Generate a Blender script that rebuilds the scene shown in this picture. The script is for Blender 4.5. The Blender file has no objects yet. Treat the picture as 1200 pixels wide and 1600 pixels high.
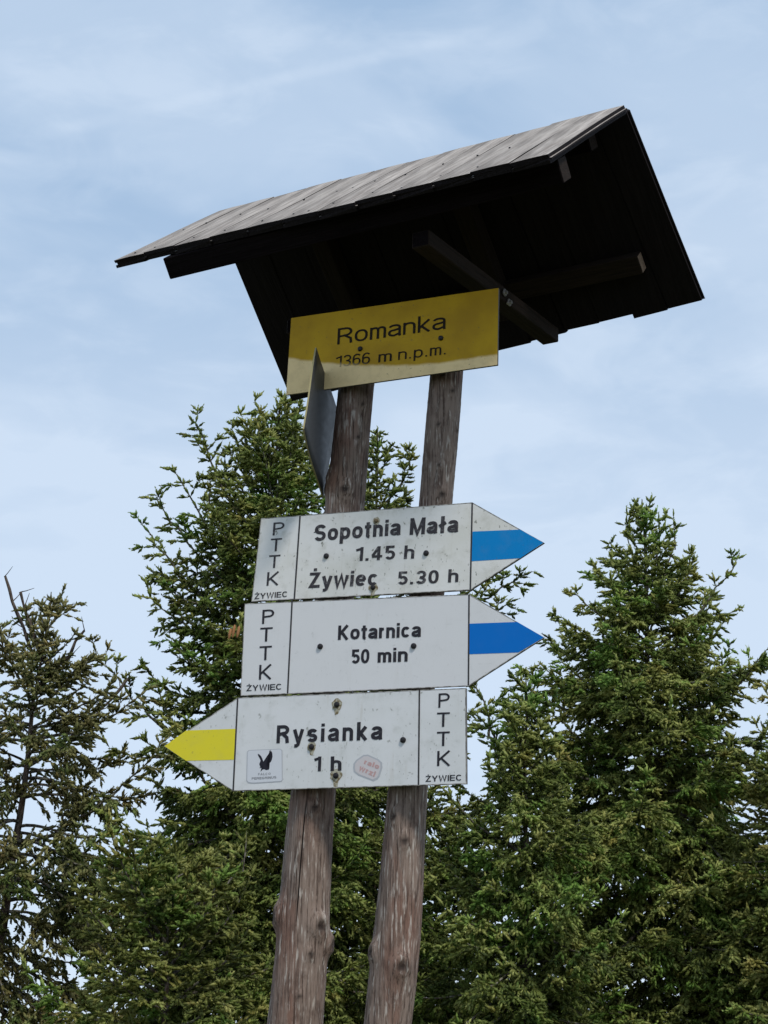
import bpy, bmesh, math, random
import numpy as np
from mathutils import Vector, Matrix

random.seed(7)
rng = np.random.default_rng(11)
scene = bpy.context.scene
COL = scene.collection
R = math.radians

# ------------------------------------------------------------------ camera
F, PIT, ROLL = 2800.45, 0.2977, 0.014          # focal length in photo pixels, pitch, roll
CAM = Vector((0, 0, 1.6))
cam = bpy.data.cameras.new('camera')
cam.sensor_fit = 'VERTICAL'; cam.sensor_height = 36.0
cam.lens = F / 1600 * 36.0
cam.clip_start = 0.05; cam.clip_end = 3000
camo = bpy.data.objects.new('camera', cam); COL.objects.link(camo)
_c, _s = math.cos(PIT), math.sin(PIT)
fw = Vector((0, _c, _s)); up0 = Vector((0, -_s, _c)); rt0 = Vector((1, 0, 0))
_cr, _sr = math.cos(ROLL), math.sin(ROLL)
rt = rt0 * _cr + up0 * _sr
up = -rt0 * _sr + up0 * _cr
M = Matrix((rt, up, -fw)).transposed().to_4x4(); M.translation = CAM
camo.matrix_world = M
scene.camera = camo

def ray(px, py):
    return (fw + rt * ((px - 600) / F) + up * ((800 - py) / F))
def unp(px, py, P, N):
    d = ray(px, py)
    return CAM + d * ((P - CAM).dot(N) / d.dot(N))
def atY(px, py, Y):
    d = ray(px, py); return CAM + d * (Y / d.y)

# ------------------------------------------------------------------ world: bright thin overcast
SUN_EL, SUN_AZ = R(52), R(152)                 # azimuth clockwise from +Y (view direction)
w = bpy.data.worlds.new('World'); scene.world = w; w.use_nodes = True
nt = w.node_tree; nd = nt.nodes; lk = nt.links
bg = nd['Background']
sky = nd.new('ShaderNodeTexSky'); sky.sky_type = 'NISHITA'; sky.sun_disc = False
sky.sun_elevation = SUN_EL; sky.sun_rotation = SUN_AZ; sky.altitude = 1300; sky.air_density = 1.0; sky.dust_density = 1.0
tc = nd.new('ShaderNodeTexCoord')
def wnoise(scale, vec_scale, detail, rough, rot=(0, 0, 0)):
    mp = nd.new('ShaderNodeMapping'); mp.inputs['Scale'].default_value = vec_scale; mp.inputs['Rotation'].default_value = rot
    lk.new(tc.outputs['Generated'], mp.inputs['Vector'])
    n = nd.new('ShaderNodeTexNoise'); n.inputs['Scale'].default_value = scale; n.inputs['Detail'].default_value = detail
    n.inputs['Roughness'].default_value = rough; n.inputs['Distortion'].default_value = 0.5
    lk.new(mp.outputs['Vector'], n.inputs['Vector']); return n.outputs['Fac']
def wramp(src, a, b, va, vb):
    m = nd.new('ShaderNodeMapRange'); m.interpolation_type = 'SMOOTHSTEP'
    for i, v in enumerate((a, b, va, vb)): m.inputs[i + 1].default_value = v
    lk.new(src, m.inputs[0]); return m.outputs[0]
def wmath(op, a, b):
    m = nd.new('ShaderNodeMath'); m.operation = op
    for i, v in enumerate((a, b)):
        if isinstance(v, (int, float)): m.inputs[i].default_value = v
        else: lk.new(v, m.inputs[i])
    return m.outputs[0]
big = wramp(wnoise(4.0, (1.0, 1.0, 2.6), 5, 0.5, (0.1, 0.25, 0.3)), 0.38, 0.62, 0.0, 1.0)
fine = wramp(wnoise(14.0, (1.0, 1.0, 2.2), 6, 0.55, (0.2, 0.3, 0.0)), 0.42, 0.70, 0.0, 0.30)
veil = nd.new('ShaderNodeMixRGB'); veil.inputs[1].default_value = (4.1, 5.75, 8.0, 1); veil.inputs[2].default_value = (6.9, 8.2, 9.9, 1)
# paler towards the horizon, as air and thin cloud are
sep = nd.new('ShaderNodeSeparateXYZ'); lk.new(tc.outputs['Generated'], sep.inputs[0])
low = wramp(sep.outputs['Z'], 0.22, 0.50, 0.95, -0.04)
fac = wmath('ADD', wmath('ADD', wmath('MULTIPLY', big, 0.55), fine), low)
# an old contrail: a faint narrow streak along a great circle
p1, p2 = ray(130, 195).normalized(), ray(700, 62).normalized()
cn = p1.cross(p2).normalized()
dp = nd.new('ShaderNodeVectorMath'); dp.operation = 'DOT_PRODUCT'; dp.inputs[1].default_value = cn
lk.new(tc.outputs['Generated'], dp.inputs[0])
ad = wmath('ABSOLUTE', dp.outputs['Value'], 0)
streak = wramp(ad, 0.0003, 0.0055, 1.0, 0.0)
mid = ((p1 + p2) / 2).normalized()
dm = nd.new('ShaderNodeVectorMath'); dm.operation = 'DOT_PRODUCT'; dm.inputs[1].default_value = mid
lk.new(tc.outputs['Generated'], dm.inputs[0])
streak = wmath('MULTIPLY', streak, wramp(dm.outputs['Value'], 0.9905, 0.9945, 0.0, 1.0))
streak = wmath('MULTIPLY', streak, wramp(wnoise(30.0, (1, 1, 1), 3, 0.5), 0.3, 0.65, 0.06, 0.2))
fac = wmath('ADD', fac, streak)
cl = nd.new('ShaderNodeClamp'); lk.new(fac, cl.inputs[0]); lk.new(cl.outputs[0], veil.inputs[0])
mx = nd.new('ShaderNodeMixRGB'); mx.inputs[0].default_value = 0.88
lk.new(sky.outputs[0], mx.inputs[1]); lk.new(veil.outputs[0], mx.inputs[2])
lk.new(mx.outputs[0], bg.inputs['Color']); bg.inputs['Strength'].default_value = 0.1

sl = bpy.data.lights.new('sun', 'SUN'); sl.energy = 2.8; sl.angle = R(10); sl.color = (1.0, 0.95, 0.87)
slo = bpy.data.objects.new('sun', sl); COL.objects.link(slo)
sd = Vector((math.sin(SUN_AZ) * math.cos(SUN_EL), math.cos(SUN_AZ) * math.cos(SUN_EL), math.sin(SUN_EL)))
slo.rotation_euler = (-sd).to_track_quat('-Z', 'Y').to_euler(); slo.location = (5, -8, 12)

scene.view_settings.view_transform = 'Standard'; scene.view_settings.look = 'None'
scene.view_settings.gamma = 1; scene.view_settings.use_curve_mapping = False
scene.view_settings.exposure = 0.0
scene.cycles.max_bounces = 6; scene.cycles.diffuse_bounces = 4; scene.cycles.transparent_max_bounces = 4

# ------------------------------------------------------------------ materials
class Mat:
    def __init__(s, name, color=(.5, .5, .5), rough=.6, spec=.3, metal=0):
        s.m = bpy.data.materials.new(name); s.m.use_nodes = True; s.t = s.m.node_tree; s.n = s.t.nodes; s.l = s.t.links
        s.b = s.n['Principled BSDF']; s.b.inputs['Base Color'].default_value = (*color, 1)
        s.b.inputs['Roughness'].default_value = rough; s.b.inputs['Specular IOR Level'].default_value = spec
        s.b.inputs['Metallic'].default_value = metal
        s._tc = None
    def tc(s, which='Object'):
        if s._tc is None: s._tc = s.n.new('ShaderNodeTexCoord')
        return s._tc.outputs[which]
    def noise(s, scale, vs=(1, 1, 1), detail=4, rough=.55, which='Object', dist=0):
        mp = s.n.new('ShaderNodeMapping'); mp.inputs['Scale'].default_value = vs; s.l.new(s.tc(which), mp.inputs[0])
        n = s.n.new('ShaderNodeTexNoise'); n.inputs['Scale'].default_value = scale; n.inputs['Detail'].default_value = detail
        n.inputs['Roughness'].default_value = rough; n.inputs['Distortion'].default_value = dist
        s.l.new(mp.outputs[0], n.inputs['Vector']); return n.outputs['Fac']
    def ramp(s, src, a, b, va=0., vb=1.):
        m = s.n.new('ShaderNodeMapRange'); m.interpolation_type = 'SMOOTHSTEP'
        for i, v in enumerate((a, b, va, vb)): m.inputs[i + 1].default_value = v
        s.l.new(src, m.inputs[0]); return m.outputs[0]
    def math(s, op, a, b=0.):
        m = s.n.new('ShaderNodeMath'); m.operation = op
        for i, v in enumerate((a, b)):
            if isinstance(v, (int, float)): m.inputs[i].default_value = v
            else: s.l.new(v, m.inputs[i])
        return m.outputs[0]
    def mix(s, f, a, b, mode='MIX'):
        m = s.n.new('ShaderNodeMixRGB'); m.blend_type = mode
        for i, v in enumerate((f, a, b)):
            if isinstance(v, (int, float)): m.inputs[i].default_value = v
            elif isinstance(v, tuple): m.inputs[i].default_value = (*v, 1)
            else: s.l.new(v, m.inputs[i])
        return m.outputs[0]
    def color(s, out): s.l.new(out, s.b.inputs['Base Color']); return s
    def bump(s, h, strength=.3, dist=.002):
        b = s.n.new('ShaderNodeBump'); b.inputs['Strength'].default_value = strength; b.inputs['Distance'].default_value = dist
        s.l.new(h, b.inputs['Height']); s.l.new(b.outputs[0], s.b.inputs['Normal']); return s

# stripped log: weathered reddish brown with pale rubbed streaks
def post_material(name, red, grey, pale_amt):
    a = Mat(name, rough=.75, spec=.2)
    fib = a.noise(1.0, (210, 210, 8), 7, .7)
    big_ = a.noise(1.0, (14, 14, 3.5), 4, .55, dist=.6)
    st = a.noise(1.0, (230, 230, 22), 3, .5)
    bl = a.noise(1.0, (60, 60, 24), 5, .6)
    c = a.mix(a.ramp(big_, .34, .56), red, grey)
    c = a.mix(a.ramp(fib, .34, .56, .92, 0.), c, tuple(v * .22 for v in red))
    blot = a.noise(1.0, (38, 38, 20), 5, .65)
    c = a.mix(a.ramp(blot, .50, .68, 0, .55), c, tuple(v * .35 for v in red))
    pale = a.math('MULTIPLY', a.ramp(st, .52, .66), a.ramp(bl, .42, .62, .05, pale_amt))
    c = a.mix(pale, c, (.50, .45, .40))
    at = a.n.new('ShaderNodeAttribute'); at.attribute_name = 'knot'
    c = a.mix(at.outputs['Fac'], c, (.018, .012, .010))
    a.color(c); a.bump(a.math('ADD', fib, a.math('MULTIPLY', st, .5)), .55, .004)
    return a.m
M_post = post_material('stripped_log', (.195, .112, .084), (.235, .175, .143), .75)

def board_material(name, dark, light, streak=.5, axis='x'):
    a = Mat(name, rough=.85, spec=.15)
    vs = (7, 130, 130)
    oi = a.n.new('ShaderNodeObjectInfo')
    fib = a.noise(1.0, vs, 6, .65); b2 = a.noise(1.0, (3, 14, 14), 4, .6)
    f2 = a.noise(1.0, (12, 320, 320), 3, .5)
    c = a.mix(a.ramp(fib, .28, .68), dark, light)
    c = a.mix(a.ramp(b2, .35, .7, 0, streak), c, tuple(v * .45 for v in dark))
    c = a.mix(a.ramp(f2, .5, .7, 0, .35), c, tuple(min(1, v * 1.5) for v in light))
    c = a.mix(a.math('MULTIPLY', oi.outputs['Random'], .35), c, tuple(v * .55 for v in light))
    a.color(c); a.bump(a.math('ADD', fib, f2), .6, .003)
    return a.m
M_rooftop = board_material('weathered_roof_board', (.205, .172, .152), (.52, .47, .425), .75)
M_roofdark = board_material('stain_and_shade_board', (.007, .0045, .005), (.015, .011, .012), .3)  # dark brown stain, taken near black: shade under the roof painted in
M_beam = board_material('stain_and_shade_beam', (.012, .008, .006), (.028, .018, .013), .3)  # brown stain, deepened in colour for the gloom below the boards
M_purlin = board_material('shade_black_purlin', (.005, .0035, .004), (.011, .008, .009), .3)  # near black to imitate the shade under the eave, beyond any stain
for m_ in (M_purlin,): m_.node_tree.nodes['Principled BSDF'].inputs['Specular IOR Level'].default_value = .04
M_endgrain = board_material('skylit_end_grain', (.24, .16, .12), (.40, .28, .21), .3)  # sawn end; its colour is lifted to stand for skylight from the right

def sign_white(name, base, dirt, speck, warm=(.50, .49, .42)):
    a = Mat(name, rough=.42, spec=.4)
    d1 = a.noise(7, (1, 1, 1.6), 5, .6); d2 = a.noise(30, (1, 1, 1), 5, .65)
    sp = a.noise(150, (1, 1, .6), 2, .5)
    sp2 = a.noise(60, (1, 1, 1), 2, .5)
    c = a.mix(a.ramp(d1, .35, .72, 0, dirt), base, warm)
    c = a.mix(a.ramp(d2, .5, .72, 0, dirt * .8), c, tuple(v * .75 for v in warm))
    spk = a.math('MULTIPLY', a.ramp(sp, .64, .70, 0, speck), a.ramp(d1, .42, .58))
    spk = a.math('MAXIMUM', spk, a.math('MULTIPLY', a.ramp(sp2, .68, .73, 0, speck), a.ramp(d2, .42, .6)))
    c = a.mix(spk, c, (.13, .13, .10))
    run = a.noise(1.0, (55, 1, 5), 4, .6)
    c = a.mix(a.math('MULTIPLY', a.ramp(run, .58, .74, 0, dirt * .7), a.ramp(d1, .35, .6)), c, (.38, .33, .25))
    scr = a.noise(1.0, (12, 1, 260), 2, .5)
    c = a.mix(a.math('MULTIPLY', a.ramp(scr, .66, .70, 0, .35), a.ramp(d2, .5, .65)), c, (.42, .42, .42))
    a.color(c); a.bump(d2, .06, .001)
    a.l.new(a.ramp(d2, .3, .8, .35, .6), a.b.inputs['Roughness'])
    return a.m
M_whiteA = sign_white('white_board_speckled', (.69, .68, .665), .48, .75)
M_whiteB = sign_white('white_board_clean', (.655, .65, .66), .12, .12, (.58, .59, .60))
M_whiteC = sign_white('white_board_worn', (.67, .67, .68), .35, .5, (.50, .51, .48))
M_edge = Mat('grey_board_edge', (.10, .09, .085), .7).m
def paint(name, c, wear=.25, speck=.25):
    a = Mat(name, c, .5, .15)
    n = a.noise(26, (1, 1, 1), 5, .65); n2 = a.noise(120, (1, 1, 1), 2, .5)
    k = a.mix(a.ramp(n, .45, .75, 0, wear), c, tuple(v * .6 + .1 for v in c))
    k = a.mix(a.ramp(n2, .66, .72, 0, speck), k, (.10, .10, .09))
    a.color(k); return a.m
M_blueA = paint('faded_blue_paint', (.0, .20, .52), .2, .35)
M_blueB = paint('strong_blue_paint', (.0, .145, .53), .05, .05)
M_yellowC = paint('yellow_paint', (.72, .62, .035), .2, .25)
def ink(name, c, wear):
    a = Mat(name, c, .55, .3)
    n = a.noise(90, (1, 1, 1), 4, .6)
    a.color(a.mix(a.ramp(n, .52, .75, 0, wear), c, (.30, .29, .29))); return a.m
M_inkA = ink('dark_lettering_worn', (.030, .026, .030), .55)
M_ink = ink('dark_lettering', (.016, .014, .020), .15)
M_line = Mat('dark_line', (.035, .032, .036), .6).m
M_bolt = Mat('dark_bolt', (.022, .020, .022), .45, .4, .4).m
M_rust = Mat('rusty_stain', (.16, .12, .07), .8).m
_a = Mat('stain', rough=.8); _a.color(_a.mix(_a.ramp(_a.noise(150), .4, .62), (.40, .38, .30), (.17, .13, .07))); M_stain = _a.m
M_washer = Mat('zinc_nut', (.45, .42, .40), .4, .5, .8).m
M_sticker = Mat('clear_sticker', (.60, .61, .65), .3, .5).m
M_stickedge = Mat('grey_sticker_rim', (.42, .43, .46), .4).m
M_pink = Mat('faded_pink_print', (.50, .31, .30), .5).m
M_pinkbg = Mat('pale_sticker', (.56, .52, .53), .5).m
M_greyink = Mat('grey_print', (.24, .24, .26), .5).m
M_eagle = Mat('black_print', (.012, .010, .018), .5).m

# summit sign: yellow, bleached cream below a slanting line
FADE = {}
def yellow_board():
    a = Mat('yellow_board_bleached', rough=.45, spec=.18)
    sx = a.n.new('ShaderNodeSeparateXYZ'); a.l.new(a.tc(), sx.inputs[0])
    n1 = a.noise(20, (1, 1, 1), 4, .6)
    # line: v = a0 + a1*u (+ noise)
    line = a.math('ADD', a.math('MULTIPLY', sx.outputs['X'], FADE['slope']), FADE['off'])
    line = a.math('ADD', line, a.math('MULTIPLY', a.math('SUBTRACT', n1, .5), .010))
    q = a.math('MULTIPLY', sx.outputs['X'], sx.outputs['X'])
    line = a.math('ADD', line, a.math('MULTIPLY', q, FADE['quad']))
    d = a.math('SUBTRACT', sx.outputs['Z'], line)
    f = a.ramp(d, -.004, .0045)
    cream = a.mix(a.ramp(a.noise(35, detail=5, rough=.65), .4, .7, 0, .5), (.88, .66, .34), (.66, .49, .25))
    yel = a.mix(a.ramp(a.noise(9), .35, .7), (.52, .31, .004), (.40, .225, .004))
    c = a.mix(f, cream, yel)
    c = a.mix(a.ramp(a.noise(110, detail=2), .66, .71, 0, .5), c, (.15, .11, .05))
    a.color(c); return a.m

def foliage_material(name, c1, c2, c3):
    a = Mat(name, rough=.55, spec=.25)
    at = a.n.new('ShaderNodeAttribute'); at.attribute_name = 'tint'
    cr = a.n.new('ShaderNodeValToRGB'); e = cr.color_ramp.elements
    e[0].position = 0.; e[0].color = (*c1, 1); e[1].position = 1.; e[1].color = (*c3, 1)
    m_ = e.new(.5); m_.color = (*c2, 1)
    a.l.new(at.outputs['Fac'], cr.inputs[0])
    p1_ = a.ramp(a.noise(1.9, detail=3, rough=.6), .48, .66); p2_ = a.ramp(a.noise(2.6, (1, 1.1, 1.2), 3, .6), .50, .68)
    p3_ = a.ramp(a.noise(16, detail=2, rough=.5), .58, .70, 0, .6)
    c = a.mix(a.math('MULTIPLY', p1_, .55), cr.outputs[0], (.50, 1.12, .55), 'MULTIPLY')
    c = a.mix(a.math('MULTIPLY', p2_, .40), c, (1.20, .86, .62), 'MULTIPLY')
    c = a.mix(a.math('MULTIPLY', p3_, p2_), c, (.20, .125, .055))
    a.color(c)
    tr = a.n.new('ShaderNodeBsdfTranslucent'); a.l.new(c, tr.inputs['Color'])
    ms = a.n.new('ShaderNodeMixShader'); ms.inputs[0].default_value = .42
    a.l.new(a.b.outputs[0], ms.inputs[1]); a.l.new(tr.outputs[0], ms.inputs[2])
    a.l.new(ms.outputs[0], a.n['Material Output'].inputs['Surface'])
    return a.m
M_needA = foliage_material('spruce_needles', (.048, .066, .023), (.205, .255, .062), (.48, .50, .17))
M_needB = foliage_material('olive_spruce_needles', (.055, .067, .025), (.220, .245, .062), (.48, .47, .165))
M_needC = foliage_material('dull_spruce_needles', (.072, .072, .036), (.215, .210, .078), (.43, .40, .18))
_a = Mat('bark', rough=.9, spec=.1)
_n = _a.noise(1.0, (40, 40, 12), 5, .65)
_a.color(_a.mix(_a.ramp(_n, .35, .65), (.045, .032, .026), (.13, .105, .09))); _a.bump(_n, .8, .01); M_bark = _a.m
_a = Mat('lichened_twig', rough=.9, spec=.1)
_n = _a.noise(1.0, (25, 25, 25), 4, .65)
_a.color(_a.mix(_a.ramp(_n, .42, .62), (.055, .042, .034), (.19, .18, .15))); M_twig = _a.m
M_cone = Mat('cone_scales', (.30, .14, .055), .7).m

# ------------------------------------------------------------------ object helpers
def link_mesh(name, verts, faces, mat, parent=None, smooth=False, **props):
    me = bpy.data.meshes.new(name)
    me.from_pydata([tuple(v) for v in verts], [], faces)
    mats = mat if isinstance(mat, (list, tuple)) else [mat]
    for m in mats: me.materials.append(m)
    if smooth: me.polygons.foreach_set('use_smooth', [True] * len(me.polygons))
    me.update()
    o = bpy.data.objects.new(name, me); COL.objects.link(o)
    if parent: o.parent = parent
    for k, v in props.items(): o[k] = v
    return o
def thing(name, label, cat, mat4=None, group=None):
    o = bpy.data.objects.new(name, None); o.empty_display_size = .1; COL.objects.link(o)
    if mat4 is not None: o.matrix_world = mat4
    o['label'] = label; o['category'] = cat
    if group: o['group'] = group
    return o
def from_bm(name, bm, mat, parent=None, smooth=False, **props):
    me = bpy.data.meshes.new(name); bm.to_mesh(me); bm.free()
    for m in (mat if isinstance(mat, (list, tuple)) else [mat]): me.materials.append(m)
    if smooth: me.polygons.foreach_set('use_smooth', [True] * len(me.polygons))
    o = bpy.data.objects.new(name, me); COL.objects.link(o)
    if parent: o.parent = parent
    for k, v in props.items(): o[k] = v
    return o
def slab(name, pts2, y0, y1, mat, parent, bevel=0, **props):
    """polygon in local x,z extruded between y0 (front) and y1 (back); slot 0 front, slot 1 the rest"""
    bm = bmesh.new()
    a = [bm.verts.new((p[0], y0, p[1])) for p in pts2]
    b = [bm.verts.new((p[0], y1, p[1])) for p in pts2]
    f = bm.faces.new(a); f.material_index = 0
    g = bm.faces.new(b[::-1]); g.material_index = 1
    n = len(a)
    for i in range(n):
        s_ = bm.faces.new((a[i], b[i], b[(i + 1) % n], a[(i + 1) % n])); s_.material_index = 1
    bmesh.ops.recalc_face_normals(bm, faces=bm.faces)
    if bevel:
        es = [e for e in bm.edges if all(abs(v.co.y - y0) < 1e-6 for v in e.verts)]
        bmesh.ops.bevel(bm, geom=es, offset=bevel, segments=1, affect='EDGES')
    return from_bm(name, bm, mat, parent, **props)

# ------------------------------------------------------------------ ground
gv, gf = [], []
NG = 80
for j in range(NG + 1):
    for i in range(NG + 1):
        def q(t): return math.copysign(abs(t) ** 2.6, t) * 1500
        x, y = q(i / NG * 2 - 1), q(j / NG * 2 - 1) + 8
        rr = math.hypot(x, y - 3)
        z = .10 * math.sin(x * .31 + 1) * math.sin(y * .23 + .4) * min(1, rr / 9) - max(0, rr - 40) * .06
        gv.append((x, y, z))
for j in range(NG):
    for i in range(NG):
        a0 = j * (NG + 1) + i; gf.append((a0, a0 + 1, a0 + NG + 2, a0 + NG + 1))
_a = Mat('mountain_grass', rough=.95, spec=.1)
_a.color(_a.mix(_a.ramp(_a.noise(1.3, detail=8, rough=.7), .35, .65), (.070, .095, .035), (.15, .14, .07)))
_a.bump(_a.noise(14, detail=6, rough=.7), 1., .05)
link_mesh('ground', gv, gf, _a.m, smooth=True, kind='structure', label='grassy mountain top ground under the signpost and spruces')

# ------------------------------------------------------------------ rotation helper as fitted
def rot(yaw, tx, ry):
    return (Matrix.Rotation(yaw, 3, 'Z') @ Matrix.Rotation(tx, 3, 'X') @ Matrix.Rotation(ry, 3, 'Y'))

# ------------------------------------------------------------------ stroke lettering (grotesque letterforms)
def arc(cx, cy, rx, ry, a0, a1, n=14, e=2.35):
    out = []
    for i in range(n + 1):
        a = R(a0 + (a1 - a0) * i / n); c, s = math.cos(a), math.sin(a)
        out.append((cx + rx * math.copysign(abs(c) ** (2 / e), c), cy + ry * math.copysign(abs(s) ** (2 / e), s)))
    return out
def glyph(ch, w):
    h = w / 2; X = .735; S = []
    def loop(cx, cy, rx, ry): S.append(('c', arc(cx, cy, rx, ry, 0, 360, 28)[:-1]))
    def st(*p): S.append(('o', list(p)))
    if ch == ' ': return .30, S
    if ch == '.': W = w * 1.1; st((W / 2, 0), (W / 2, w * 1.05)); return W, S
    if ch == 'o': W = .60; loop(W / 2, X / 2, W / 2 - h, X / 2 - h); return W, S
    if ch == 'e':
        W = .58; st((W - h * .6, X / 2), (h, X / 2)); st(*arc(W / 2, X / 2, W / 2 - h, X / 2 - h, 0, 318, 26)); return W, S
    if ch == 'c': W = .56; st(*arc(W / 2, X / 2, W / 2 - h, X / 2 - h, 40, 320, 24)); return W, S
    if ch == 'a':
        W = .57; st(*(arc(W / 2, X - h - .16, W / 2 - h, .16, 165, 0, 12) + [(W - h, .10), (W - h + .02, 0)]))
        st(*([(W - h, X * .60)] + arc(W / 2 - .01, X * .30, W / 2 - h, X * .30 - h, 90, 270, 14) + [(W - h, X * .22)])); return W, S
    if ch in 'nhmr':
        top = 1.0 if ch == 'h' else X
        st((h, 0), (h, top))
        if ch == 'r': W = .36; st(*arc(h + .27, X - h - .20, .27, .20, 178, 100, 8)); return W, S
        if ch == 'm':
            d = .31; W = w + 2 * d
            for k in range(2):
                x0 = h + d * k; st(*(arc(x0 + d / 2, X - h - .17, d / 2, .17, 178, 0, 12) + [(x0 + d, 0)]))
            return W, S
        W = .56; st(*(arc(W / 2, X - h - .19, W / 2 - h, .19, 178, 0, 14) + [(W - h, 0)])); return W, S
    if ch == 'i': W = w; st((h, 0), (h, X)); st((h, 1 - w * .9), (h, 1.0)); return W, S
    if ch == 'j': W = w; st((h, X), (h, -.08), (h - .08, -.2)); return W, S
    if ch == 'l': W = w; st((h, 0), (h, 1)); return W, S
    if ch == 'ł': W = w + .16; st((W / 2, 0), (W / 2, 1)); st((0, .40), (W, .62)); return W, S
    if ch == 't':
        W = .36; x = .12 + h * .6; st(*([(x, .93), (x, .17)] + arc(x + .13, .13, .13, .13 - h * .4, 180, 265, 6))); st((0, X - h * .8), (W, X - h * .8)); return W, S
    if ch == 'y':
        W = .58; st((h * .8, X), (W / 2, h * .3)); st((W - h * .8, X), (W / 2, -.10), (W / 2 - .09, -.27 + h), (W / 2 - .2, -.27 + h)); return W, S
    if ch == 'k': W = .56; st((h, 0), (h, 1)); st((W - h, X), (h, .26)); st((h + .10, .38), (W - h * .8, 0)); return W, S
    if ch == 'w': W = .82; st((h * .8, X), (W * .27, 0), (W / 2, X), (W * .73, 0), (W - h * .8, X)); return W, S
    if ch == 'p': W = .59; st((h, -.27), (h, X)); loop(W / 2, X / 2, W / 2 - h, X / 2 - h); return W, S
    if ch in 'sS':
        H = X if ch == 's' else 1.02; W = .54 if ch == 's' else .66; r = (H - 2 * h) / 4
        st(*(arc(W / 2, H - h - r, W / 2 - h, r, 20, 200, 12, 2.1) + [(W / 2, H / 2)][:0] + arc(W / 2, H - h - r, W / 2 - h, r, 200, 250, 4, 2.1)
             + arc(W / 2, h + r, W / 2 - h, r, 70, -160, 16, 2.1))); return W, S
    if ch in 'zZŻ':
        H = X if ch == 'z' else 1.0; W = .54 if ch == 'z' else .64
        st((0.02, H - h), (W - h * 1.3, H - h), (h * 1.3, h), (W, h))
        if ch == 'Ż': st((W / 2, 1.08), (W / 2, 1.08 + w))
        return W, S
    if ch == 'P': W = .66; st((h, 0), (h, 1)); st(*([(h, 1 - h)] + [(W - .32, 1 - h)] + arc(W - .29, .74 - h * .2, .29 - h, .26 - h * .8, 90, -90, 12, 2) + [(h, .48)])); return W, S
    if ch == 'R':
        W = .70; st((h, 0), (h, 1)); st(*([(h, 1 - h)] + arc(W - .33, .74 - h * .2, .31 - h, .26 - h * .8, 90, -90, 12, 2) + [(h, .48)]))
        st((W * .52, .48), (W - h * 1.5, .30), (W - h * 1.1, 0)); return W, S
    if ch == 'T': W = .66; st((W / 2, 0), (W / 2, 1)); st((0, 1 - h), (W, 1 - h)); return W, S
    if ch == 'K': W = .70; st((h, 0), (h, 1)); st((W - h * 1.1, 1), (h, .36)); st((h + .16, .50), (W - h, 0)); return W, S
    if ch == 'Y': W = .70; st((W / 2, 0), (W / 2, .42)); st((h, 1), (W / 2, .40), (W - h, 1)); return W, S
    if ch == 'W': W = .96; st((h, 1), (W * .27, 0), (W / 2, 1), (W * .73, 0), (W - h, 1)); return W, S
    if ch == 'M': W = .84; st((h, 0), (h, 1)); st((W - h, 0), (W - h, 1)); st((h, .98), (W / 2, h * .6), (W - h, .98)); return W, S
    if ch == 'I': W = w; st((h, 0), (h, 1)); return W, S
    if ch == 'E': W = .60; st((h, 0), (h, 1)); [st((h, y), (W - (.03 if y == .5 else 0), y)) for y in (h, .5, 1 - h)]; return W, S
    if ch == 'F': W = .57; st((h, 0), (h, 1)); st((h, 1 - h), (W, 1 - h)); st((h, .5), (W - .05, .5)); return W, S
    if ch == 'L': W = .54; st((h, 1), (h, h), (W, h)); return W, S
    if ch == 'A': W = .70; st((h * .7, 0), (W / 2, 1), (W - h * .7, 0)); st((W * .2, .3), (W * .8, .3)); return W, S
    if ch == 'N': W = .70; st((h, 0), (h, 1)); st((W - h, 0), (W - h, 1)); st((h, 1), (W - h, 0)); return W, S
    if ch == 'U': W = .68; st(*([(h, 1)] + arc(W / 2, .3, W / 2 - h, .3 - h, 180, 360, 14) + [(W - h, 1)])); return W, S
    if ch == 'O': W = .74; loop(W / 2, .5, W / 2 - h, .5 - h); return W, S
    if ch == 'C': W = .70; st(*arc(W / 2, .5, W / 2 - h, .5 - h, 42, 318, 24)); return W, S
    if ch == 'G': W = .74; st(*(arc(W / 2, .5, W / 2 - h, .5 - h, 42, 340, 24) + [(W - h, .46), (W * .55, .46)])); return W, S
    W = .56
    if ch == '1': W = .42; st((W - h, 0), (W - h, 1)); st((0.02, .80 - h * .3), (W - h, .80 - h * .3 + .12)); return W, S
    if ch == '0': loop(W / 2, .5, W / 2 - h, .5 - h); return W, S
    if ch == '3':
        st(*(arc(W / 2, .75 - h / 2, W / 2 - h, .25 - h / 2, 160, -88, 14, 2) + [(W * .38, .5)])); st(*([(W * .38, .5)] + arc(W / 2, .27, W / 2 - h, .27 - h, 80, -160, 14, 2))); return W, S
    if ch == '4': W = .60; st((W - .12 - h, 0), (W - .12 - h, 1)); st((W - .12 - h, .97), (h * .8, .33)); st((h * .4, .25 + h * .3), (W, .25 + h * .3)); return W, S
    if ch == '5': st((W - h * .7, 1 - h), (.12, 1 - h), (.07 + h * .5, .50)); st(*arc(W / 2, .33, W / 2 - h, .33 - h, 140, -150, 18, 2)); return W, S
    if ch == '6': loop(W / 2, .32, W / 2 - h, .32 - h); st(*(arc(W / 2 + .02, .60, W / 2 - h + .02, .40 - h, 40, 180, 12, 2.1) + [(h, .34)])); return W, S
    return .5, S

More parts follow.
